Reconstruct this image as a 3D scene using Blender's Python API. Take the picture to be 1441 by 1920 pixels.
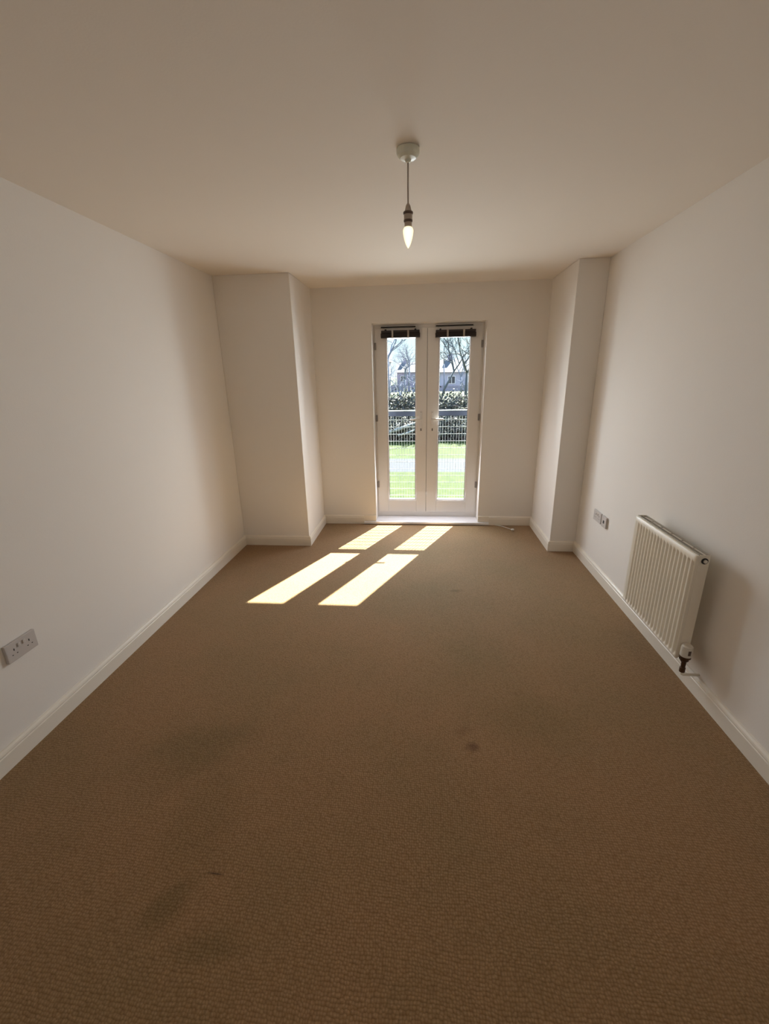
import bpy, bmesh, math, random
from mathutils import Vector, Matrix
random.seed(7)
for o in list(bpy.data.objects):
    bpy.data.objects.remove(o, do_unlink=True)
S = bpy.context.scene
COL = S.collection

# ------------------------------------------------------------------ camera
PITCH, YAW, ROLL, CAM_H, F_PX = -0.3092, -0.0955, -0.0204, 1.577, 797.0
cam = bpy.data.cameras.new('camera'); camo = bpy.data.objects.new('camera', cam); COL.objects.link(camo)
Fw = Vector((math.sin(YAW)*math.cos(PITCH), math.cos(YAW)*math.cos(PITCH), math.sin(PITCH)))
Rt = Vector((math.cos(YAW), -math.sin(YAW), 0)); Up = Rt.cross(Fw)
R2 = math.cos(ROLL)*Rt + math.sin(ROLL)*Up
U2 = -math.sin(ROLL)*Rt + math.cos(ROLL)*Up
m = Matrix((R2, U2, -Fw)).transposed().to_4x4(); m.translation = (0, 0, CAM_H)
camo.matrix_world = m
cam.sensor_fit = 'VERTICAL'; cam.sensor_height = 24.0; cam.lens = 24.0*F_PX/1920.0
cam.clip_start = 0.03; cam.clip_end = 600
S.camera = camo

# ------------------------------------------------------------------ world, sun, fill lamps, exposure
W = bpy.data.worlds.new('sky'); S.world = W; W.use_nodes = True
nt = W.node_tree; nt.nodes.clear()
tc = nt.nodes.new('ShaderNodeTexCoord'); sep = nt.nodes.new('ShaderNodeSeparateXYZ')
rmp = nt.nodes.new('ShaderNodeValToRGB'); bg = nt.nodes.new('ShaderNodeBackground'); ow = nt.nodes.new('ShaderNodeOutputWorld')
nt.links.new(tc.outputs['Generated'], sep.inputs[0]); nt.links.new(sep.outputs['Z'], rmp.inputs[0])
nt.links.new(rmp.outputs[0], bg.inputs[0]); nt.links.new(bg.outputs[0], ow.inputs[0])
e = rmp.color_ramp.elements
e[0].position = 0.0; e[0].color = (0.86, 0.93, 1.0, 1)
e[1].position = 0.6; e[1].color = (0.40, 0.62, 1.0, 1)
x = rmp.color_ramp.elements.new(0.08); x.color = (0.74, 0.95, 1.0, 1)
# the sky brightens quickly above the hazy horizon
sm = nt.nodes.new('ShaderNodeMapRange'); sm.inputs['From Min'].default_value = 0.16; sm.inputs['From Max'].default_value = 0.55
sm.inputs['To Min'].default_value = 1.2; sm.inputs['To Max'].default_value = 2.6
nt.links.new(sep.outputs['Z'], sm.inputs['Value']); nt.links.new(sm.outputs[0], bg.inputs[1])

SUN_DIR = Vector((-0.478, -1.039, -1.0)).normalized()
sun = bpy.data.lights.new('sun', 'SUN'); suno = bpy.data.objects.new('sun', sun); COL.objects.link(suno)
sun.energy = 47.0; sun.angle = math.radians(0.53); sun.color = (1.0, 0.95, 0.86)
suno.rotation_euler = SUN_DIR.to_track_quat('-Z', 'Y').to_euler(); suno.location = (6, 14, 12)

def area(name, loc, size, rot, power, color, spread=180):
    l = bpy.data.lights.new(name, 'AREA'); l.shape = 'RECTANGLE'; l.size, l.size_y = size
    l.energy = power; l.color = color; l.spread = math.radians(spread)
    o = bpy.data.objects.new(name, l); COL.objects.link(o); o.location = loc; o.rotation_euler = rot
    return o
# two added fill lamps, boosting the daylight from the glazed doors
area('door_fill', (0.45, 5.40, 1.65), (2.6, 2.4), (math.radians(-58), 0, math.radians(-12)), 300.0, (0.92, 0.94, 1.0))
area('doorway_fill', (0.035, 4.53, 0.86), (0.95, 1.25), (math.radians(-76), 0, 0), 13.0, (0.90, 0.93, 1.0))
# weak fill lamp added unseen behind the camera
area('room_fill', (-0.1, -1.35, 1.35), (2.4, 1.6), (math.radians(90), 0, 0), 2.0, (1.0, 0.93, 0.85))

S.view_settings.view_transform = 'Standard'; S.view_settings.look = 'None'
S.view_settings.gamma = 1.0; S.view_settings.use_curve_mapping = False
S.view_settings.exposure = 0.22
S.cycles.use_denoising = True
S.cycles.max_bounces = 16; S.cycles.diffuse_bounces = 10; S.cycles.transparent_max_bounces = 24
S.cycles.sample_clamp_indirect = 6.0
S.cycles.caustics_reflective = False; S.cycles.caustics_refractive = False

# ------------------------------------------------------------------ materials
def mat(name, col, rough=0.6, metal=0.0, var=0.0, vscale=6.0, bump=0.0, bscale=200.0, spec=0.5):
    M = bpy.data.materials.new(name); M.use_nodes = True
    n = M.node_tree; b = n.nodes['Principled BSDF']
    b.inputs['Roughness'].default_value = rough; b.inputs['Metallic'].default_value = metal
    b.inputs['Specular IOR Level'].default_value = spec
    t = n.nodes.new('ShaderNodeTexCoord')
    nz = n.nodes.new('ShaderNodeTexNoise'); nz.inputs['Scale'].default_value = vscale; nz.inputs['Detail'].default_value = 4
    n.links.new(t.outputs['Object'], nz.inputs['Vector'])
    mx = n.nodes.new('ShaderNodeMix'); mx.data_type = 'RGBA'
    c2 = [max(0, c*(1-var)) for c in col]
    mx.inputs['A'].default_value = (*col, 1); mx.inputs['B'].default_value = (*c2, 1)
    n.links.new(nz.outputs['Fac'], mx.inputs['Factor']); n.links.new(mx.outputs['Result'], b.inputs['Base Color'])
    if bump:
        n2 = n.nodes.new('ShaderNodeTexNoise'); n2.inputs['Scale'].default_value = bscale
        n.links.new(t.outputs['Object'], n2.inputs['Vector'])
        bp = n.nodes.new('ShaderNodeBump'); bp.inputs['Strength'].default_value = bump; bp.inputs['Distance'].default_value = 0.002
        n.links.new(n2.outputs['Fac'], bp.inputs['Height']); n.links.new(bp.outputs[0], b.inputs['Normal'])
    return M

M_wall = mat('wall_paint', (0.80, 0.77, 0.73), 0.75, var=0.02, vscale=1.2, bump=0.15, bscale=150, spec=0.25)
M_ceil = mat('ceiling_paint', (0.80, 0.745, 0.675), 0.85, var=0.02, vscale=1.0, bump=0.1, bscale=150, spec=0.2)
M_skirt = mat('skirting_gloss', (0.80, 0.75, 0.66), 0.35, var=0.04, vscale=8)
M_upvc = mat('white_upvc', (0.78, 0.76, 0.74), 0.3, var=0.03, vscale=5)
M_sill = mat('sill_upvc', (0.86, 0.85, 0.88), 0.25, var=0.03, vscale=5)
M_gasket = mat('grey_gasket', (0.12, 0.12, 0.11), 0.6)
M_rad = mat('radiator_enamel', (0.84, 0.80, 0.70), 0.35, var=0.02, vscale=4)
M_radtop = mat('radiator_grille', (0.42, 0.38, 0.32), 0.45)
M_plastic = mat('switch_plastic', (0.55, 0.515, 0.495), 0.35, var=0.02)
M_plastic2 = mat('white_plastic', (0.72, 0.70, 0.64), 0.4, var=0.03)
M_slot = mat('dark_slot', (0.02, 0.018, 0.016), 0.7)
M_brass = mat('aged_brass', (0.10, 0.055, 0.03), 0.45, 0.6, var=0.3, vscale=40)
M_chrome = mat('satin_metal', (0.80, 0.80, 0.80), 0.28, 0.9)
M_hinge = mat('hinge_metal', (0.28, 0.26, 0.25), 0.4, 0.7)
M_blind = mat('dark_blind_wood', (0.035, 0.022, 0.017), 0.4, var=0.3, vscale=30)
M_tape = mat('blind_tape', (0.42, 0.38, 0.34), 0.8)
M_rail = mat('painted_rail', (0.022, 0.026, 0.04), 0.5, 0.0, spec=0.05, var=0.05)
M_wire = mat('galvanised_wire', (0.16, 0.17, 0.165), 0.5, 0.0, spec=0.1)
M_holder = mat('lamp_holder', (0.45, 0.38, 0.32), 0.4)
M_ring = mat('dark_ring', (0.10, 0.065, 0.05), 0.4)
M_cord = mat('cord', (0.42, 0.36, 0.31), 0.6)
M_rose = mat('rose_plastic', (0.70, 0.72, 0.62), 0.4)
M_brick = mat('outer_brick', (0.30, 0.17, 0.12), 0.9, var=0.3, vscale=30)

def emis(name, col, st):
    M = bpy.data.materials.new(name); M.use_nodes = True; n = M.node_tree; n.nodes.clear()
    e_ = n.nodes.new('ShaderNodeEmission'); o_ = n.nodes.new('ShaderNodeOutputMaterial')
    lw = n.nodes.new('ShaderNodeLayerWeight'); lw.inputs[0].default_value = 0.35
    mx = n.nodes.new('ShaderNodeMix'); mx.data_type = 'RGBA'
    mx.inputs['A'].default_value = (*col, 1); mx.inputs['B'].default_value = (col[0], col[1]*0.82, col[2]*0.5, 1)
    n.links.new(lw.outputs['Facing'], mx.inputs['Factor']); n.links.new(mx.outputs['Result'], e_.inputs[0])
    e_.inputs[1].default_value = st; n.links.new(e_.outputs[0], o_.inputs[0]); return M
M_bulb = emis('glowing_bulb', (1.0, 0.95, 0.72), 1.2)

def glass():
    M = bpy.data.materials.new('window_glass'); M.use_nodes = True; n = M.node_tree; n.nodes.clear()
    t = n.nodes.new('ShaderNodeBsdfTransparent'); t.inputs[0].default_value = (0.93, 0.96, 0.95, 1)
    g = n.nodes.new('ShaderNodeBsdfGlossy'); g.inputs['Roughness'].default_value = 0.02
    fr = n.nodes.new('ShaderNodeFresnel'); fr.inputs[0].default_value = 1.25
    mx = n.nodes.new('ShaderNodeMixShader'); o_ = n.nodes.new('ShaderNodeOutputMaterial')
    n.links.new(fr.outputs[0], mx.inputs[0]); n.links.new(t.outputs[0], mx.inputs[1]); n.links.new(g.outputs[0], mx.inputs[2])
    n.links.new(mx.outputs[0], o_.inputs[0]); return M
M_glass = glass()

def carpet():
    M = bpy.data.materials.new('carpet'); M.use_nodes = True; n = M.node_tree; b = n.nodes['Principled BSDF']
    L = n.links.new
    b.inputs['Roughness'].default_value = 0.95; b.inputs['Specular IOR Level'].default_value = 0.1
    b.inputs['Sheen Weight'].default_value = 0.15; b.inputs['Sheen Roughness'].default_value = 0.5
    t = n.nodes.new('ShaderNodeTexCoord')
    # woven loops
    v = n.nodes.new('ShaderNodeTexVoronoi'); v.inputs['Scale'].default_value = 118; v.inputs['Randomness'].default_value = 0.45
    mp = n.nodes.new('ShaderNodeMapping'); mp.inputs['Scale'].default_value = (1.0, 0.92, 1); mp.inputs['Rotation'].default_value = (0, 0, 0.03)
    dn = n.nodes.new('ShaderNodeTexNoise'); dn.inputs['Scale'].default_value = 6; dn.inputs['Detail'].default_value = 2
    L(t.outputs['Object'], dn.inputs['Vector'])
    ad = n.nodes.new('ShaderNodeVectorMath'); ad.operation = 'MULTIPLY_ADD'
    L(dn.outputs['Color'], ad.inputs[0]); ad.inputs[1].default_value = (0.03, 0.03, 0); L(t.outputs['Object'], ad.inputs[2])
    L(ad.outputs[0], mp.inputs[0]); L(mp.outputs[0], v.inputs['Vector'])
    r1 = n.nodes.new('ShaderNodeValToRGB'); r1.color_ramp.elements[0].position = 0.15; r1.color_ramp.elements[1].position = 0.75
    r1.color_ramp.elements[0].color = (0.345, 0.208, 0.104, 1); r1.color_ramp.elements[1].color = (0.225, 0.126, 0.053, 1)
    L(v.outputs['Distance'], r1.inputs[0])
    # fibre noise
    fn = n.nodes.new('ShaderNodeTexNoise'); fn.inputs['Scale'].default_value = 260; fn.inputs['Detail'].default_value = 3
    L(t.outputs['Object'], fn.inputs['Vector'])
    m1 = n.nodes.new('ShaderNodeMix'); m1.data_type = 'RGBA'; m1.blend_type = 'OVERLAY'; m1.inputs['Factor'].default_value = 0.25
    L(r1.outputs[0], m1.inputs['A']); L(fn.outputs['Fac'], m1.inputs['B'])
    # worn, slightly greyed traffic areas
    wn = n.nodes.new('ShaderNodeTexNoise'); wn.inputs['Scale'].default_value = 1.3; wn.inputs['Detail'].default_value = 5; wn.inputs['Roughness'].default_value = 0.6
    L(t.outputs['Object'], wn.inputs['Vector'])
    wr = n.nodes.new('ShaderNodeValToRGB'); wr.color_ramp.elements[0].position = 0.42; wr.color_ramp.elements[1].position = 0.62
    wr.color_ramp.elements[0].color = (0, 0, 0, 1); wr.color_ramp.elements[1].color = (0.55, 0.55, 0.55, 1)
    L(wn.outputs['Fac'], wr.inputs[0])
    m2 = n.nodes.new('ShaderNodeMix'); m2.data_type = 'RGBA'; m2.blend_type = 'MULTIPLY'
    L(wr.outputs[0], m2.inputs['Factor']); L(m1.outputs['Result'], m2.inputs['A']); m2.inputs['B'].default_value = (0.80, 0.90, 0.86, 1)
    cur = m2.outputs['Result']
    # each stain or tone patch: centre x, y, radius x, y, rotation, strength, colour
    stains_tones = [(-0.98, 1.42, 0.26, 0.17, 0.5, 0.55, (0.62, 0.70, 0.60)), (-0.82, 1.10, 0.16, 0.30, 0.2, 0.35, (0.68, 0.74, 0.62)),
              (-0.80, 0.83, 0.10, 0.06, 0.9, 0.50, (0.55, 0.62, 0.50)), (-0.62, 0.74, 0.12, 0.05, 0.2, 0.45, (0.6, 0.66, 0.55)),
              (0.226, 1.509, 0.035, 0.03, 0.0, 0.75, (0.50, 0.44, 0.42)), (0.20, 1.60, 0.06, 0.04, 0.4, 0.3, (0.6, 0.55, 0.5)),
              (0.257, 2.952, 0.05, 0.025, 0.2, 0.6, (0.55, 0.58, 0.52)), (0.54, 1.70, 0.30, 0.22, 0.1, 0.35, (0.72, 0.78, 0.64)),
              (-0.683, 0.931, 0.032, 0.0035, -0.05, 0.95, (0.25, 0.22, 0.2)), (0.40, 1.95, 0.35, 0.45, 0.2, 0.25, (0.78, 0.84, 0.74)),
              (0.20, 2.95, 0.42, 0.42, 0.0, 0.30, (0.80, 0.84, 0.86)), (0.25, 3.35, 1.15, 1.35, 0.0, 0.85, (0.80, 0.89, 0.95))]  # last entry: broad cooler, darker tone over the far carpet
    for (sx, sy, rx, ry, ro, st, sc) in stains_tones:
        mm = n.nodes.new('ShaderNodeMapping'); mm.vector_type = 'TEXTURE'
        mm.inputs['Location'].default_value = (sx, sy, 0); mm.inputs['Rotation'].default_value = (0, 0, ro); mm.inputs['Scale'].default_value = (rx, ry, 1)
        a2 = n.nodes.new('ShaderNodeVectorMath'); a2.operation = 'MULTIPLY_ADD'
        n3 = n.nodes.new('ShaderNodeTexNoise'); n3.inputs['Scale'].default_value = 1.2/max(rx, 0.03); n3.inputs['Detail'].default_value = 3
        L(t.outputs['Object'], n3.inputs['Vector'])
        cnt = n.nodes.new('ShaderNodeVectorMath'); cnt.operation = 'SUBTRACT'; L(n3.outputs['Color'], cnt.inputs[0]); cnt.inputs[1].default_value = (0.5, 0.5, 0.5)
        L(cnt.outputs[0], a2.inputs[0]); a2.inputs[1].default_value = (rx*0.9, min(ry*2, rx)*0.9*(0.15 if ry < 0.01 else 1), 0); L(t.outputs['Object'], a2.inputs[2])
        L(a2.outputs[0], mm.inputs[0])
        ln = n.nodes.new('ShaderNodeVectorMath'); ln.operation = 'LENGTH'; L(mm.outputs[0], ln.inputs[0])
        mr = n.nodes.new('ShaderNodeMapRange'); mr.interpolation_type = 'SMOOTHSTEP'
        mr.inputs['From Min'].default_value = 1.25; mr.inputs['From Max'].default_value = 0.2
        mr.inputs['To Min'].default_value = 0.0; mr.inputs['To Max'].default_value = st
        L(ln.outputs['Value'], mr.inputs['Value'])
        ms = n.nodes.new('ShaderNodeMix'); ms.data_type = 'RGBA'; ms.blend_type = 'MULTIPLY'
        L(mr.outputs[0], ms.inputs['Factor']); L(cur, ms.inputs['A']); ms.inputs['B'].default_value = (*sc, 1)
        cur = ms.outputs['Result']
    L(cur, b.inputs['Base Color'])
    bp = n.nodes.new('ShaderNodeBump'); bp.invert = True; bp.inputs['Strength'].default_value = 0.5; bp.inputs['Distance'].default_value = 0.004
    L(v.outputs['Distance'], bp.inputs['Height']); L(bp.outputs[0], b.inputs['Normal'])
    return M
M_carpet = carpet()

# ------------------------------------------------------------------ helpers
def obj(name, bm, m, parent=None, bevel=0.0, smooth=False, **props):
    me = bpy.data.meshes.new(name); bmesh.ops.recalc_face_normals(bm, faces=bm.faces); bm.to_mesh(me); bm.free()
    me.materials.append(m)
    o = bpy.data.objects.new(name, me); COL.objects.link(o)
    if parent: o.parent = parent
    if smooth:
        for p in me.polygons: p.use_smooth = True
    if bevel:
        b = o.modifiers.new('bevel', 'BEVEL'); b.width = bevel; b.segments = 2; b.limit_method = 'ANGLE'; b.angle_limit = math.radians(40)
    for k, v in props.items(): o[k] = v
    return o
def empty(name, loc, **props):
    o = bpy.data.objects.new(name, None); COL.objects.link(o); o.location = loc; o.empty_display_size = 0.1
    for k, v in props.items(): o[k] = v
    return o
def rel(o, parent):          # parent while geometry is given in world coordinates
    o.parent = parent; o.matrix_parent_inverse = Matrix.Translation(-parent.location)
    return o
def box(bm, x0, x1, y0, y1, z0, z1):
    vs = [bm.verts.new((x, y, z)) for x in (x0, x1) for y in (y0, y1) for z in (z0, z1)]
    for f in ((0,1,3,2),(4,6,7,5),(0,4,5,1),(2,3,7,6),(0,2,6,4),(1,5,7,3)):
        bm.faces.new([vs[i] for i in f])
def BX(*a):
    bm = bmesh.new(); box(bm, *a); return bm
def BXS(l):
    bm = bmesh.new()
    for a in l: box(bm, *a)
    return bm
def tube(bm, pts, radii, seg=8, cap=True):
    rings = []; prev = None
    for i, p in enumerate(pts):
        p = Vector(p)
        d = (Vector(pts[min(i+1, len(pts)-1)]) - Vector(pts[max(i-1, 0)])).normalized()
        a = d.orthogonal().normalized() if prev is None else (prev - d*prev.dot(d)).normalized()
        prev = a; b = d.cross(a)
        r = radii[i] if isinstance(radii, (list, tuple)) else radii
        rings.append([bm.verts.new(p + (a*math.cos(2*math.pi*k/seg) + b*math.sin(2*math.pi*k/seg))*r) for k in range(seg)])
    for q, w in zip(rings, rings[1:]):
        for k in range(seg):
            bm.faces.new((q[k], q[(k+1) % seg], w[(k+1) % seg], w[k]))
    if cap:
        bm.faces.new(rings[0][::-1]); bm.faces.new(rings[-1])
def lathe(bm, c, prof, seg=28, axis='z'):
    rings = []
    for r, h in prof:
        ring = []
        for k in range(seg):
            a = 2*math.pi*k/seg; u, v = r*math.cos(a), r*math.sin(a)
            p = (u, v, h) if axis == 'z' else ((h, u, v) if axis == 'x' else (u, h, v))
            ring.append(bm.verts.new((c[0]+p[0], c[1]+p[1], c[2]+p[2])))
        rings.append(ring)
    for q, w in zip(rings, rings[1:]):
        for k in range(seg):
            bm.faces.new((q[k], q[(k+1) % seg], w[(k+1) % seg], w[k]))
    bm.faces.new(rings[0][::-1]); bm.faces.new(rings[-1])
def LA(*a, **k):
    bm = bmesh.new(); lathe(bm, *a, **k); return bm
def TU(*a, **k):
    bm = bmesh.new(); tube(bm, *a, **k); return bm

# ------------------------------------------------------------------ room shell
XL, XR, YL, YR, YB, PL, PR, H = -1.769, 1.394, 3.821, 3.783, 4.492, -1.112, 1.166, 2.40
OX0, OX1, OZ = -0.523, 0.594, 2.072
YN, YO = -1.5, 4.80
ST = dict(kind='structure')
obj('floor', BX(XL-0.1, XR+0.1, YN-0.1, YB, -0.12, 0.0), M_carpet, **ST)
obj('ceiling', BX(XL-0.1, XR+0.1, YN-0.1, YO, H, H+0.15), M_ceil, **ST)
obj('wall_left', BX(XL-0.1, XL, YN-0.1, YO, -0.12, H), M_wall, **ST)
obj('wall_right', BX(XR, XR+0.1, YN-0.1, YO, -0.12, H), M_wall, **ST)
obj('wall_near', BX(XL, XR, YN-0.1, YN, -0.12, H), M_wall, **ST)
obj('wall_far', BXS([(XL, OX0, YB, YO, -0.12, H), (OX1, XR, YB, YO, -0.12, H), (OX0, OX1, YB, YO, OZ, H), (OX0, OX1, YB, YO, -0.12, 0.0)]), M_wall, **ST)
obj('wall_pier_left', BX(XL, PL, YL, YB, 0, H), M_wall, bevel=0.004, **ST)
obj('wall_pier_right', BX(PR, XR, YR, YB, 0, H), M_wall, bevel=0.004, **ST)

PROF = [(0, 0), (0.018, 0), (0.018, 0.072), (0.0150, 0.075), (0.0150, 0.079), (0.0165, 0.082), (0.0140, 0.090), (0.0070, 0.097), (0.0, 0.099)]
def skirt(name, runs):
    bm = bmesh.new()
    for p0, p1, nrm, m0, m1 in runs:
        p0, p1, nn = Vector((*p0, 0)), Vector((*p1, 0)), Vector((*nrm, 0)); d = (p1-p0).normalized()
        A = [bm.verts.new(p0 + nn*u + d*(m0*u) + Vector((0, 0, z))) for u, z in PROF]
        B = [bm.verts.new(p1 + nn*u + d*(m1*u) + Vector((0, 0, z))) for u, z in PROF]
        k = len(PROF)
        for i in range(k): bm.faces.new((A[i], A[(i+1) % k], B[(i+1) % k], B[i]))
        bm.faces.new(A[::-1]); bm.faces.new(B)
    return obj(name, bm, M_skirt, **ST)
skirt('baseboard_left', [((XL, YN), (XL, YL), (1, 0), 1, -1)])
skirt('baseboard_right', [((XR, YN), (XR, YR), (-1, 0), 1, -1)])
skirt('baseboard_near', [((XL, YN), (XR, YN), (0, 1), 1, -1)])
skirt('baseboard_pier_left', [((XL, YL), (PL, YL), (0, -1), 1, 1), ((PL, YL), (PL, YB), (1, 0), -1, -1)])
skirt('baseboard_pier_right', [((PR, YR), (XR, YR), (0, -1), -1, -1), ((PR, YR), (PR, YB), (-1, 0), -1, -1)])
skirt('baseboard_far_left', [((PL, YB), (OX0-0.135, YB), (0, -1), 1, 0)])
skirt('baseboard_far_right', [((OX1+0.118, YB), (PR, YB), (0, -1), 0, -1)])
# short upper pieces of skirting end above the sill nosing
obj('trim_1', BXS([(OX0-0.135, OX0, YB-0.016, YB, 0.034, 0.099), (OX1, OX1+0.118, YB-0.016, YB, 0.034, 0.099)]), M_skirt, bevel=0.003, **ST)

# ------------------------------------------------------------------ door frame, sill, leaves
YF = 4.675            # room face of the frame
sill = obj('trim_2', BXS([(OX0, OX1, YB, YF+0.02, 0.0, 0.032), (OX0-0.135, OX1+0.118, YB-0.036, YB, 0.006, 0.032)]), M_sill, bevel=0.004, **ST)
fr = empty('trim_3', (0.035, YF, 0.032), **ST)
def R(o, p=fr): return rel(o, p)
R(obj('door_frame', BXS([(OX0, -0.497, YF, YF+0.07, 0.032, OZ), (0.566, OX1, YF, YF+0.07, 0.032, OZ),
                         (-0.497, 0.566, YF, YF+0.07, 2.030, OZ), (-0.497, 0.566, YF, YF+0.07, 0.032, 0.094)]), M_upvc, bevel=0.003))
for a, b in ((-0.455, -0.085), (0.10, 0.49)):
    v = R(obj('trickle_vent', BXS([(a, b, YF-0.016, YF, 2.040, 2.062)]), M_upvc, bevel=0.004))
    s = obj('vent_slot', BXS([(a+0.01, b-0.01, YF-0.018, YF-0.0155, 2.042, 2.054)]), M_slot); s.parent = v
    s.matrix_parent_inverse = Matrix.Identity(4)

def leaf(name, x0, x1, gx0, gx1, hside):
    gz0, gz1, z0, z1 = 0.223, 1.955, 0.090, 2.038
    yf, yb = YF-0.012, YF+0.050
    d = empty(name, ((x0+x1)/2, YF, z0), **ST)
    rel(obj('leaf_frame', BXS([(x0, gx0, yf, yb, z0, z1), (gx1, x1, yf, yb, z0, z1), (gx0, gx1, yf, yb, z0, gz0), (gx0, gx1, yf, yb, gz1, z1)]), M_upvc, bevel=0.004), d)
    w = 0.014
    rel(obj('glazing_bead', BXS([(gx0-0.002, gx0+w, yf+0.008, yb-0.01, gz0, gz1), (gx1-w, gx1+0.002, yf+0.008, yb-0.01, gz0, gz1),
                             (gx0+w, gx1-w, yf+0.008, yb-0.01, gz0-0.002, gz0+w), (gx0+w, gx1-w, yf+0.008, yb-0.01, gz1-w, gz1+0.002)]), M_sill, bevel=0.004), d)
    rel(obj('gasket', BXS([(gx0+w, gx0+w+0.003, yf+0.022, yf+0.026, gz0+w, gz1-w), (gx1-w-0.003, gx1-w, yf+0.022, yf+0.026, gz0+w, gz1-w),
                       (gx0+w, gx1-w, yf+0.022, yf+0.026, gz0+w, gz0+w+0.003)]), M_gasket), d)
    rel(obj('glass_pane', BX(gx0+w, gx1-w, YF+0.012, YF+0.016, gz0+w, gz1-w), M_glass), d)
    # lever handle on its back plate
    hx = x1-0.060 if hside > 0 else x0+0.058
    hp = rel(obj('handle', BX(hx-0.014, hx+0.014, yf-0.010, yf, 1.000, 1.215), M_upvc, bevel=0.006), d)
    bm = bmesh.new(); s = -hside; z = 1.132
    tube(bm, [(hx, yf-0.008, z), (hx, yf-0.035, z), (hx+s*0.006, yf-0.048, z), (hx+s*0.020, yf-0.052, z), (hx+s*0.115, yf-0.050, z-0.002)], [0.010, 0.009, 0.010, 0.010, 0.008], 10)
    lv = obj('lever', bm, M_upvc, smooth=True); lv.parent = hp
    kh = obj('keyhole', BXS([(hx-0.0045, hx+0.0045, yf-0.013, yf-0.0095, 1.006, 1.034)]), M_slot, bevel=0.002); kh.parent = hp
    sc = obj('screw', LA((hx, yf-0.0095, 1.203), [(0.004, 0), (0.004, -0.002)], 10, 'y'), M_hinge); sc.parent = hp
    ex = x0 if hside > 0 else x1
    for z in (0.41, 1.145, 1.87):
        rel(obj('hinge', BXS([(ex-0.010, ex+0.010, yf-0.012, yf, z-0.035, z+0.035)]), M_hinge, bevel=0.004), d)
    return d
leaf('door_1', -0.508, 0.0265, -0.398, -0.080, 1)
leaf('door_2', 0.0295, 0.576, 0.141, 0.470, -1)
rel(obj('meeting_gasket', BX(0.0265, 0.0295, YF+0.0, YF+0.03, 0.094, 2.030), M_gasket), fr)

# ------------------------------------------------------------------ venetian blinds
def blind(x0, x1, z0, z1, label):
    yb = YF-0.014; yf = yb-0.050
    b = empty('venetian_blind', ((x0+x1)/2, yb, z0), label=label, category='blind', group='raised blinds on the glazed doors')
    rel(obj('headrail', BX(x0+0.004, x1-0.004, yf+0.005, yb, z1-0.024, z1), M_blind, bevel=0.003), b)
    bm = bmesh.new(); n = 10; zz = z1-0.026; h = (zz-(z0+0.012))/n
    for i in range(n):
        a = zz-(i+1)*h; j = random.uniform(-0.002, 0.002)
        box(bm, x0+j, x1+j, yf, yb-0.001, a+0.0008, a+h-0.0006)
    rel(obj('slat_stack', bm, M_blind), b)
    rel(obj('bottom_rail', BX(x0, x1, yf, yb-0.001, z0, z0+0.012), M_blind, bevel=0.003), b)
    for t in (0.30, 0.70):
        xx = x0+(x1-x0)*t
        rel(obj('ladder_tape', BX(xx-0.009, xx+0.009, yf-0.003, yf-0.0006, z0-0.002, z1-0.002), M_tape), b)
    for t in (0.12, 0.88):
        xx = x0+(x1-x0)*t
        rel(obj('bracket', BX(xx-0.009, xx+0.009, yf+0.01, yb+0.002, z1-0.008, z1+0.012), M_slot, bevel=0.003), b)
    return b
blind(-0.444, -0.048, 1.943, 2.014, 'dark wooden venetian blind pulled up on the left glazed door')
blind(0.106, 0.508, 1.936, 2.006, 'dark wooden venetian blind pulled up on the right glazed door')

# ------------------------------------------------------------------ pendant light
P = (-0.070, 1.962)
pl = empty('pendant_light', (P[0], P[1], 2.05), label='bare candle bulb glowing on a short white ceiling pendant', category='light')
rel(obj('ceiling_rose', LA((P[0], P[1], 0), [(0.044, 2.399), (0.044, 2.386), (0.040, 2.376), (0.030, 2.368), (0.012, 2.364), (0.010, 2.356), (0.004, 2.354)], 36), M_rose, bevel=0.0015, smooth=False), pl)
rel(obj('cord', TU([(P[0], P[1], 2.36), (P[0]-0.0005, P[1], 2.28), (P[0], P[1], 2.21)], 0.0032, 10), M_cord, smooth=True), pl)
hd = rel(obj('lamp_holder', LA((P[0], P[1], 0), [(0.004, 2.222), (0.009, 2.214), (0.0135, 2.196), (0.0170, 2.190), (0.0165, 2.166), (0.0150, 2.163), (0.0145, 2.146), (0.013, 2.140)], 28), M_holder), pl)
for z, r in ((2.190, 0.0195), (2.163, 0.0175)):
    k = obj('ring', LA((P[0], P[1], 0), [(r-0.002, z+0.004), (r, z+0.002), (r, z-0.003), (r-0.002, z-0.006)], 28), M_ring)
    k.parent = hd; k.matrix_parent_inverse = Matrix.Identity(4)
bp = [(0.0125, 2.142), (0.0175, 2.138), (0.0205, 2.132), (0.0210, 2.126), (0.0195, 2.114), (0.0165, 2.101), (0.0125, 2.088), (0.0078, 2.077), (0.0035, 2.070), (0.001, 2.067)]
rel(obj('bulb', LA((P[0], P[1], 0), bp, 32), M_bulb, smooth=True, label='lit candle bulb'), pl)

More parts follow.
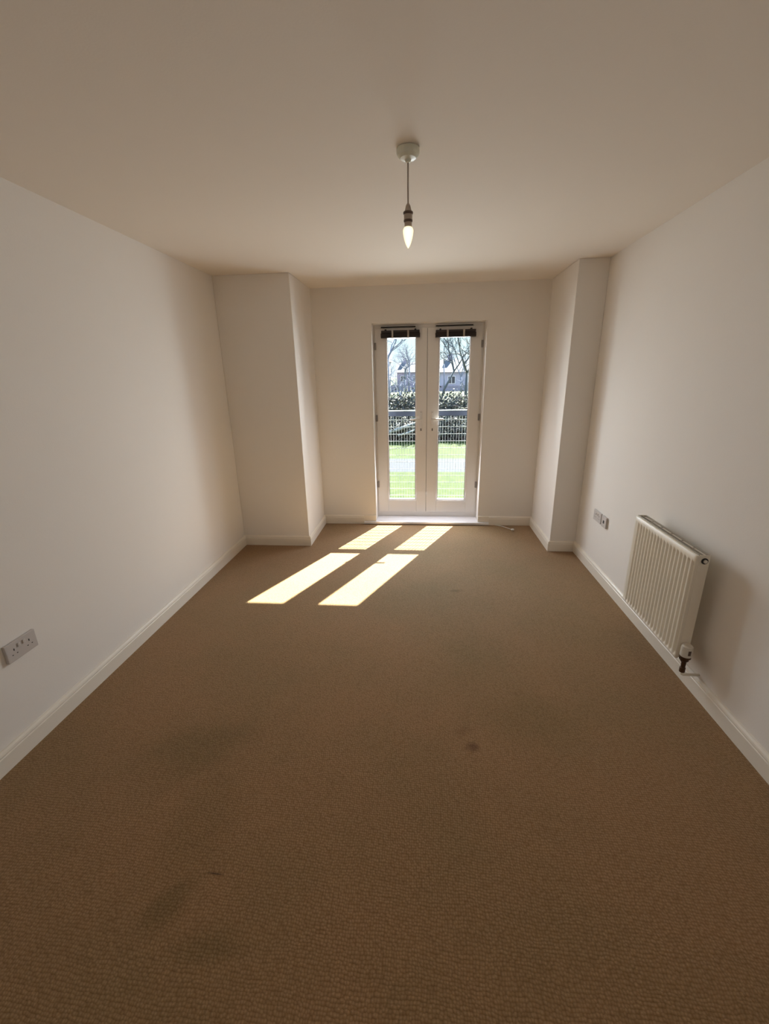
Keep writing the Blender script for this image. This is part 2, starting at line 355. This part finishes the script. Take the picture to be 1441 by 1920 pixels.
# ------------------------------------------------------------------ radiator
RY0, RY1, RZ0, RZ1, RXF, RXB = 1.950, 2.552, 0.188, 0.750, 1.274, 1.334
ra = empty('radiator', (RXB, 2.25, 0.12), label='white ribbed panel radiator mounted low on the right wall', category='radiator')
bm = bmesh.new(); NP = 18; ny = NP*10+1; nz = 30
y_a, y_b = RY0+0.018, RY1-0.018
ys = [RY0, RY0+0.004] + [y_a+(y_b-y_a)*i/(ny-1) for i in range(ny)] + [RY1-0.004, RY1]
zs = [RZ0, RZ0+0.004, RZ0+0.014, RZ0+0.022, RZ0+0.030] + [RZ0+0.03+(RZ1-0.048-RZ0-0.03)*i/12 for i in range(1, 13)] + [RZ1-0.040, RZ1-0.032, RZ1-0.026, RZ1-0.004, RZ1]
grid = []
for z in zs:
    wz = min(1, max(0, (z-(RZ0+0.012))/0.018)) * min(1, max(0, ((RZ1-0.030)-z)/0.018))
    row = []
    for y in ys:
        dx = 0.0
        if y_a <= y <= y_b:
            ph = (y-y_a)/(y_b-y_a)*NP % 1.0
            tri = abs(ph-0.5)*2            # 1 at groove, 0 at crown
            s = min(1, max(0, (tri-0.30)/0.40)); s = s*s*(3-2*s)
            dx = 0.011*s*wz
        edge = 0.004 if (z in (RZ0, RZ1) or y in (RY0, RY1)) else 0
        row.append(bm.verts.new((RXF+dx+edge, y, z)))
    grid.append(row)
for a, b in zip(grid, grid[1:]):
    for i in range(len(ys)-1): bm.faces.new((a[i], a[i+1], b[i+1], b[i]))
bnd = [e_ for e_ in bm.edges if e_.is_boundary]
ex = bmesh.ops.extrude_edge_only(bm, edges=bnd)
for v in [g for g in ex['geom'] if isinstance(g, bmesh.types.BMVert)]: v.co.x = RXF+0.016
rel(obj('front_panel', bm, M_rad, smooth=True), ra)
rel(obj('rear_panel', BX(RXB-0.016, RXB, RY0+0.006, RY1-0.006, RZ0, RZ1-0.004), M_rad, bevel=0.004), ra)
rel(obj('convector_fins', BXS([(RXF+0.022, RXB-0.02, RY0+0.02+i*0.02, RY0+0.0215+i*0.02, RZ0+0.04, RZ1-0.05) for i in range(28)]), M_radtop), ra)
bm = bmesh.new()
box(bm, RXF+0.010, RXF+0.016, RY0+0.002, RY1-0.002, RZ1-0.010, RZ1+0.004); box(bm, RXB-0.008, RXB-0.002, RY0+0.002, RY1-0.002, RZ1-0.010, RZ1+0.004)
for i in range(7):
    y = RY0+0.004+i*(RY1-RY0-0.012)/6; box(bm, RXF+0.016, RXB-0.008, y, y+0.004, RZ1-0.004, RZ1-0.001)
box(bm, RXF+0.031, RXF+0.036, RY0+0.004, RY1-0.004, RZ1-0.003, RZ1+0.001)
rel(obj('top_grille', bm, M_radtop), ra)
for y0, y1 in ((RY0-0.002, RY0+0.002), (RY1-0.002, RY1+0.002)):
    rel(obj('side_panel', BX(RXF+0.012, RXB, y0, y1, RZ0+0.006, RZ1+0.003), M_rad, bevel=0.0015), ra)
pg = rel(obj('blanking_plug', LA((1.311, RY0-0.002, RZ1-0.026), [(0.0150, 0.0), (0.0150, -0.004), (0.0140, -0.005)], 24, 'y'), M_slot), ra)
k = obj('plug_centre', LA((1.311, RY0-0.002, RZ1-0.026), [(0.0085, -0.004), (0.0085, -0.010), (0.0070, -0.012)], 16, 'y'), M_plastic2); k.parent = pg
# wall brackets
rel(obj('wall_bracket', BXS([(RXB, XR, RY0+0.10, RY0+0.13, RZ0+0.05, RZ1-0.05)]), M_rad), ra); rel(obj('wall_bracket', BXS([(RXB, XR, RY1-0.13, RY1-0.10, RZ0+0.05, RZ1-0.05)]), M_rad), ra)
# valve with head and pipe
VX, VY = 1.308, 1.927
vb = bmesh.new()
lathe(vb, (VX, VY, 0), [(0.007, 0.122), (0.013, 0.126), (0.013, 0.150), (0.010, 0.154), (0.011, 0.188), (0.018, 0.194), (0.018, 0.206), (0.025, 0.210), (0.025, 0.220)], 20)
tube(vb, [(VX, VY, 0.182), (VX-0.004, VY+0.018, 0.192), (VX, RY0+0.002, 0.222)], 0.011, 12)
va = rel(obj('valve', vb, M_brass, label='dark brass radiator valve'), ra)
hb = bmesh.new(); lathe(hb, (VX, VY, 0), [(0.022, 0.218), (0.0262, 0.222), (0.0262, 0.262), (0.0245, 0.276), (0.019, 0.282)], 26)
hh = obj('valve_head', hb, M_plastic2, bevel=0.001); hh.parent = va
mk = obj('dial_mark', BX(VX-0.006, VX+0.006, VY-0.0272, VY-0.0250, 0.236, 0.262), M_ring); mk.parent = va
rel(obj('pipe', TU([(VX, VY, 0.122), (VX, VY, 0.112), (VX+0.008, VY, 0.108), (XR, VY, 0.108)], 0.0065, 12), M_rad, smooth=True), ra)

# ------------------------------------------------------------------ sockets
def socket(loc, rz, w, double, label, holes=True, depth=0.010, name='wall_socket', cat='socket'):
    s = empty(name, loc, label=label, category=cat); s.rotation_euler = (0, 0, rz)
    obj('back_box', BX(-w/2+0.001, w/2-0.001, -depth, 0.0, -0.042, 0.042), M_plastic, s, bevel=0.002)
    fp = obj('face_plate', BX(-w/2, w/2, -depth-0.005, -depth, -0.043, 0.043), M_plastic, s, bevel=0.0025)
    for i, cx_ in enumerate((-w/4, w/4) if double else (0,)):
        if holes:
            y = -depth-0.005
            bm = BXS([(cx_-0.0022, cx_+0.0022, y-0.0006, y+0.001, 0.003, 0.013), (cx_-0.0135, cx_-0.0080, y-0.0006, y+0.001, -0.015, -0.0115), (cx_+0.0080, cx_+0.0135, y-0.0006, y+0.001, -0.015, -0.0115)])
            obj('pin_holes', bm, M_slot, s)
            xx = (cx_+0.024) if (i == 0 and double) else (cx_-0.024)
            obj('rocker_switch', BX(xx-0.006, xx+0.006, y-0.004, y+0.001, 0.009, 0.027), M_plastic, s, bevel=0.002)
        else:
            y = -depth-0.005
            obj('outlet', BX(cx_-0.012, cx_+0.012, y-0.0008, y+0.001, -0.012, 0.012), M_slot, s, bevel=0.001)
    return s
socket((XL, 1.455, 0.474), math.radians(90), 0.146, True, 'grey-white double power socket low on the left wall', depth=0.008)
socket((XR, 3.363, 0.477), math.radians(-90), 0.146, True, 'double power socket on the right wall, nearer the corner pier', depth=0.006)
socket((XR, 3.225, 0.477), math.radians(-90), 0.086, False, 'small single outlet plate between the double socket and the radiator', holes=False, depth=0.010, name='outlet_plate', cat='outlet')

# loose end of white cable on the carpet in the far right corner
cb = empty('loose_cable', (0.93, 4.30, 0.0), label='loose end of thin white cable on carpet beside right pier', category='cable')
rel(obj('cable', TU([(0.78, 4.468, 0.004), (0.84, 4.44, 0.004), (0.89, 4.38, 0.006), (0.925, 4.315, 0.012)], 0.003, 8), M_plastic2, smooth=True), cb)
rel(obj('plug_end', TU([(0.925, 4.315, 0.013), (0.936, 4.296, 0.016), (0.942, 4.285, 0.020)], [0.006, 0.012, 0.010], 10), M_plastic2, smooth=True), cb)

# ------------------------------------------------------------------ balcony railing outside
rl = empty('balcony_railing', (0.035, 4.91, 0.05), label='metal railing with wire mesh panel outside the glazed doors', category='railing')
rel(obj('top_rail', BX(-0.95, 1.02, 4.89, 4.93, 1.142, 1.197), M_rail, bevel=0.004), rl)
rel(obj('rail_highlight', BX(-0.95, 1.02, 4.886, 4.934, 1.197, 1.206), M_wire, bevel=0.002, label='pale strip imitating the sunlit top of the rail'), rl)  # sun highlight along the rail top, built as a pale strip
rel(obj('bottom_rail', BX(-0.95, 1.02, 4.895, 4.925, 0.055, 0.095), M_rail, bevel=0.004), rl)
for x_ in (-0.95, 0.98):
    rel(obj('post', BXS([(x_, x_+0.04, 4.89, 4.93, 0.02, 1.142)]), M_rail, bevel=0.004), rl)
    for z_ in (0.16, 1.0): rel(obj('wall_fixing', BX(x_+0.005, x_+0.035, 4.80, 4.89, z_, z_+0.04), M_rail), rl)
bm = bmesh.new(); r_ = 0.0016
xx = -0.905
while xx < 0.98:
    box(bm, xx-r_, xx+r_, 4.908-r_, 4.908+r_, 0.095, 1.142); xx += 0.031
for i in range(13):
    z_ = 0.135+i*0.0805; box(bm, -0.91, 0.98, 4.912-0.0023, 4.912+0.0023, z_-0.0023, z_+0.0023)
rel(obj('mesh_panel', bm, M_wire), rl)

# ------------------------------------------------------------------ outdoors
def ground_mat(name, c1, c2, sc1, c3=None):
    M = bpy.data.materials.new(name); M.use_nodes = True; n = M.node_tree; b = n.nodes['Principled BSDF']; b.inputs['Roughness'].default_value = 0.9
    b.inputs['Specular IOR Level'].default_value = 0.15
    t = n.nodes.new('ShaderNodeTexCoord'); z = n.nodes.new('ShaderNodeTexNoise'); z.inputs['Scale'].default_value = sc1; z.inputs['Detail'].default_value = 8; z.inputs['Roughness'].default_value = 0.7
    n.links.new(t.outputs['Object'], z.inputs['Vector']); r = n.nodes.new('ShaderNodeValToRGB')
    r.color_ramp.elements[0].position = 0.36; r.color_ramp.elements[1].position = 0.64
    r.color_ramp.elements[0].color = (*c1, 1); r.color_ramp.elements[1].color = (*c2, 1)
    n.links.new(z.outputs['Fac'], r.inputs[0]); n.links.new(r.outputs[0], b.inputs['Base Color']); return M
M_grass = ground_mat('lawn_grass', (0.019, 0.038, 0.005), (0.048, 0.060, 0.015), 2.2)
M_field = ground_mat('field_grass', (0.05, 0.065, 0.03), (0.075, 0.08, 0.05), 0.6)
M_path = ground_mat('path_tarmac', (0.042, 0.044, 0.056), (0.050, 0.053, 0.067), 4.0)
M_bank = ground_mat('bank_earth', (0.015, 0.015, 0.012), (0.035, 0.033, 0.025), 2.5)
M_log = mat('pale_log', (0.42, 0.42, 0.40), 0.8, var=0.3, vscale=3)
M_twig = mat('bramble_stem', (0.20, 0.17, 0.18), 0.8, var=0.4, vscale=3)
M_leafd = mat('bramble_leaf', (0.06, 0.07, 0.065), 0.7, var=0.6, vscale=2)
M_leafl = mat('dry_leaf', (0.24, 0.22, 0.15), 0.7, var=0.5, vscale=2)
M_bark = mat('bark', (0.10, 0.11, 0.12), 0.9, var=0.3, vscale=3)
M_bark2 = mat('hazed_bark', (0.22, 0.23, 0.30), 0.9, var=0.3, vscale=3)  # haze painted into the bark colour
M_hwall = mat('house_render', (0.42, 0.40, 0.48), 0.9, var=0.1, vscale=2)  # both house wall colours lightened to imitate haze and backlight
M_hbrick = mat('house_brick', (0.36, 0.31, 0.40), 0.9, var=0.2, vscale=4)
M_roof = mat('roof_tile', (0.10, 0.10, 0.115), 0.8, var=0.15, vscale=5)
M_wgl = mat('house_window', (0.03, 0.04, 0.05), 0.15)
GZ = -2.75
def strip(name, y0, y1, z0, z1, m_, th=0.3, n=1, amp=0):
    bm = bmesh.new(); nx = 24; ny_ = n; g = []
    for j in range(ny_+1):
        t = j/ny_; row = []
        for i in range(nx+1):
            X = -60+120*i/nx; zz = z0+(z1-z0)*(t*t*(3-2*t) if n > 1 else t)+amp*random.uniform(-1, 1)*(0 < j < ny_)
            row.append(bm.verts.new((X, y0+(y1-y0)*t, zz)))
        g.append(row)
    for a, b in zip(g, g[1:]):
        for i in range(nx): bm.faces.new((a[i], a[i+1], b[i+1], b[i]))
    return obj(name, bm, m_, **ST)
strip('lawn', 4.85, 19.7, GZ, GZ, M_grass)
strip('footpath', 19.7, 23.1, GZ+0.0, GZ+0.0, M_path)
strip('grass_verge', 23.1, 29.6, GZ, GZ, M_grass)
strip('embankment', 29.6, 34.0, GZ, -0.95, M_bank, n=10, amp=0.08)
strip('field', 34.0, 260.0, -0.95, 0.6, M_field)
obj('outer_wall', BXS([(-9, XL-0.1, YO-0.35, YO-0.02, GZ, 4.5), (XR+0.1, 9, YO-0.35, YO-0.02, GZ, 4.5), (XL-0.1, XR+0.1, YO-0.35, YO-0.02, GZ, -0.125)]), M_brick, **ST)

# bramble thicket over the embankment
def bz(y):
    t = min(1, max(0, (y-29.6)/4.4)); return GZ+(-0.95-GZ)*t*t*(3-2*t)
rnd = random.Random(3)
def thicket(name, x0, x1, y0, y1, hgt, nst, nlf, lab):
    e_ = empty(name, ((x0+x1)/2, y0, GZ), label=lab, category='bramble', kind='stuff')
    bm = bmesh.new(); tips = []
    for i in range(nst):
        x_, y_ = rnd.uniform(x0, x1), rnd.uniform(y0, y1); z_ = bz(y_); L_ = rnd.uniform(0.8, 2.2); a = rnd.uniform(0, 6.28); hh_ = hgt*rnd.uniform(0.5, 1.05)
        pts = [(x_+math.cos(a)*L_*t, y_+math.sin(a)*L_*t*0.5, z_+hh_*math.sin(min(1, t*1.25)*math.pi*0.62)) for t in (0, 0.3, 0.6, 0.8, 1)]
        tube(bm, pts, [0.028, 0.022, 0.018, 0.014, 0.008], 4, False)
        tips += pts[1:]
    rel(obj('stems', bm, M_twig, kind='stuff'), e_)
    for m_, fr_ in ((M_leafd, 0.66), (M_leafl, 0.34)):
        bm = bmesh.new()
        for i in range(int(nlf*fr_)):
            p = Vector(rnd.choice(tips)) + Vector((rnd.gauss(0, 0.22), rnd.gauss(0, 0.22), rnd.gauss(-0.1, 0.22)))
            s = rnd.uniform(0.05, 0.12); n_ = Vector((rnd.gauss(0, 1), rnd.gauss(0, 1), rnd.gauss(0.4, 1))).normalized()
            a = n_.orthogonal().normalized()*s; b = n_.cross(a.normalized())*s*0.6
            bm.faces.new([bm.verts.new(p+q) for q in (-a, b, a*1.2, -b)])
        rel(obj('leaves', bm, m_, kind='stuff'), e_)
thicket('bramble_thicket', -6.0, 8.0, 29.4, 33.6, 1.35, 1050, 30000, 'dark tangled bramble bank beyond the grass verge, seen through both glazed doors')
for nm, pts, r_, lb in (('fallen_log', [(-2.7, 29.0, -2.15), (-1.7, 29.0, -1.85), (-0.55, 29.1, -1.45)], [0.10, 0.12, 0.08], 'upper pale fallen log lying across the bramble bank, left pane'),
                        ('fallen_log', [(-1.75, 28.8, -2.25), (-1.1, 28.8, -2.08), (-0.5, 28.9, -1.86)], [0.06, 0.07, 0.05], 'lower, thinner pale fallen log lying across the bramble bank, left pane')):
    o_ = obj(nm, TU(pts, r_, 8), M_log, smooth=True, label=lb, category='log', group='fallen logs on the bramble bank')

def tree(x_, y_, h_, lean, r0, seed, label, m_=M_bark, trunk_frac=0.35, spread=0.55, depth=5, cat='tree', name='bare_tree'):
    r0 *= 0.8; rn = random.Random(seed); z0 = bz(y_) if y_ < 34 else -0.95+(y_-34)*1.55/226
    t = empty(name, (x_, y_, z0-0.1), label=label, category=cat, group='bare trees beyond the brambles')
    bt, bc = bmesh.new(), bmesh.new()
    top = Vector((x_+lean*h_*trunk_frac, y_, z0+h_*trunk_frac))
    mid = Vector((x_+lean*h_*trunk_frac*0.35, y_, z0+h_*trunk_frac*0.5))
    tube(bt, [(x_, y_, z0-0.1), mid, top], [r0, r0*0.85, r0*0.7], 8)
    def grow(p, d, L_, r, k):
        if k == 0 or r < 0.008: return
        q = p + d*L_*0.5 + Vector((rn.gauss(0, 1), rn.gauss(0, 1), 0))*L_*0.06; w = q + (d+Vector((0, 0, 0.12))).normalized()*L_*0.5
        tube(bc, [p, q, w], [r, r*0.8, r*0.62], 5 if k > 2 else 3, False)
        nb = 3 if k > 1 else 4
        for i in range(nb):
            dd = (d + Vector((rn.gauss(0, 1), rn.gauss(0, 1), rn.gauss(0.15, 0.6)))*spread).normalized()
            grow(w if i < 2 else q, dd, L_*rn.uniform(0.62, 0.85), r*rn.uniform(0.5, 0.68), k-1)
    L0 = h_*(1-trunk_frac)*0.36
    for i in range(3):
        d = Vector((lean*0.6+rn.gauss(0, 0.45), rn.gauss(0, 0.45), 1)).normalized()
        grow(top, d, L0, r0*0.6, depth)
    tr = rel(obj('trunk', bt, m_, smooth=True), t); rel(obj('branches', bc, m_), t)
    return t
tree(1.20, 36.4, 6.6, 0.42, 0.13, 11, 'bare tree leaning right, its trunk crossing the right glass pane', trunk_frac=0.42)
tree(3.45, 37.5, 7.5, 0.02, 0.17, 5, 'forked bare tree behind the right edge of right pane')
tree(-3.08, 38.0, 8.0, 0.0, 0.17, 8, 'tall straight bare tree along left edge of the left pane', M_bark2, 0.5)
tree(-1.85, 36.6, 2.6, -0.16, 0.09, 21, 'thin young tree leaning left on the lawn above the brambles', M_bark2, 0.5, depth=4)
tree(-2.6, 60.0, 6.0, 0.0, 0.16, 31, 'wide low bare tree in the distance, centre of left pane', M_bark2, 0.3, 0.8)
tree(-4.4, 56.0, 5.2, 0.05, 0.15, 33, 'low bare tree behind the tall straight one', M_bark2, 0.25, 0.8)
tree(-3.1, 88.0, 8.6, 0.05, 0.22, 41, 'distant tree with a round crown above the rooftops', M_bark2, 0.45, 0.6, 6)
tree(5.1, 62.0, 6.8, -0.05, 0.16, 44, 'distant bare tree behind the forked one', M_bark2, 0.3, 0.7)
tree(2.6, 58.0, 8.2, -0.04, 0.12, 46, 'slender distant tree left of the pale house', M_bark2, 0.45, 0.5)

for k_, (x_, y_, h_) in enumerate(((-4.0, 50.0, 3.4), (-2.7, 52.0, 2.8), (-1.3, 51.0, 3.6), (4.6, 50.0, 2.7))):
    tree(x_, y_, h_, 0.0, 0.12, 60+k_, ['low twiggy shrub by the left edge of the left pane', 'lowest twiggy shrub in the middle of the left pane',
         'twiggy shrub by the right edge of the left pane', 'low twiggy shrub on the field, right pane'][k_], M_bark2, 0.12, 0.9, 6, 'shrub', 'bare_shrub')

def house(x0, x1, y0, z0, hw, hr, label, mw, seed):
    h_ = empty('house', ((x0+x1)/2, y0, z0), label=label, category='house', group='houses across the field')
    rel(obj('wall', BX(x0, x1, y0, y0+7, z0, z0+hw), mw), h_)
    bm = bmesh.new(); o_ = 0.4; ym = y0+3.5
    vs = [bm.verts.new(c) for c in ((x0-o_, y0-o_, z0+hw), (x1+o_, y0-o_, z0+hw), (x1+o_, y0+7+o_, z0+hw), (x0-o_, y0+7+o_, z0+hw), (x0-o_, ym, z0+hw+hr), (x1+o_, ym, z0+hw+hr))]
    for f in ((0, 1, 5, 4), (2, 3, 4, 5), (0, 4, 3), (1, 2, 5), (0, 3, 2, 1)): bm.faces.new([vs[i] for i in f])
    rel(obj('roof', bm, M_roof), h_)
    n = max(2, int((x1-x0)/2.6)); fl = 2 if hw > 4 else 1
    for k in range(fl):
        for i in range(n):
            c = x0+(x1-x0)*(i+0.5)/n
            w_ = rel(obj('window', BX(c-0.6, c+0.6, y0-0.06, y0+0.05, z0+0.9+k*2.5, z0+2.1+k*2.5), M_upvc), h_)
            g_ = obj('pane', BXS([(c-0.52, c-0.04, y0-0.08, y0-0.05, z0+0.98+k*2.5, z0+2.02+k*2.5), (c+0.04, c+0.52, y0-0.08, y0-0.05, z0+0.98+k*2.5, z0+2.02+k*2.5)]), M_wgl); g_.parent = w_
            g_.matrix_parent_inverse = Matrix.Identity(4)
    rel(obj('chimney', BX(x0+1.2, x0+2.0, ym-0.4, ym+0.4, z0+hw+hr*0.6, z0+hw+hr+0.8), M_hbrick), h_)
    return h_
house(2.6, 9.5, 72.0, -0.70, 2.7, 2.0, 'low pale house with grey roof across the field, right pane', M_hwall, 1)
house(-6.0, -0.6, 98.0, -0.52, 2.8, 2.2, 'brick house with grey roof far across the field, left pane', M_hbrick, 2)
house(-14.0, -7.5, 92.0, -0.56, 4.9, 2.2, 'taller two-storey house, leftmost of the houses', M_hwall, 3)
# garden fence in front of the houses
gf = empty('garden_fence', (0, 66.0, -0.75), label='long grey timber fence running in front of the houses', category='fence')
rel(obj('fence_boards', BXS([(-16+i*0.5, -16+i*0.5+0.46, 66.0, 66.04, -0.76, 0.15) for i in range(64)]), M_hbrick), gf)
rel(obj('fence_rail', BX(-16, 16, 65.94, 66.0, -0.1, 0.0), M_hbrick), gf)
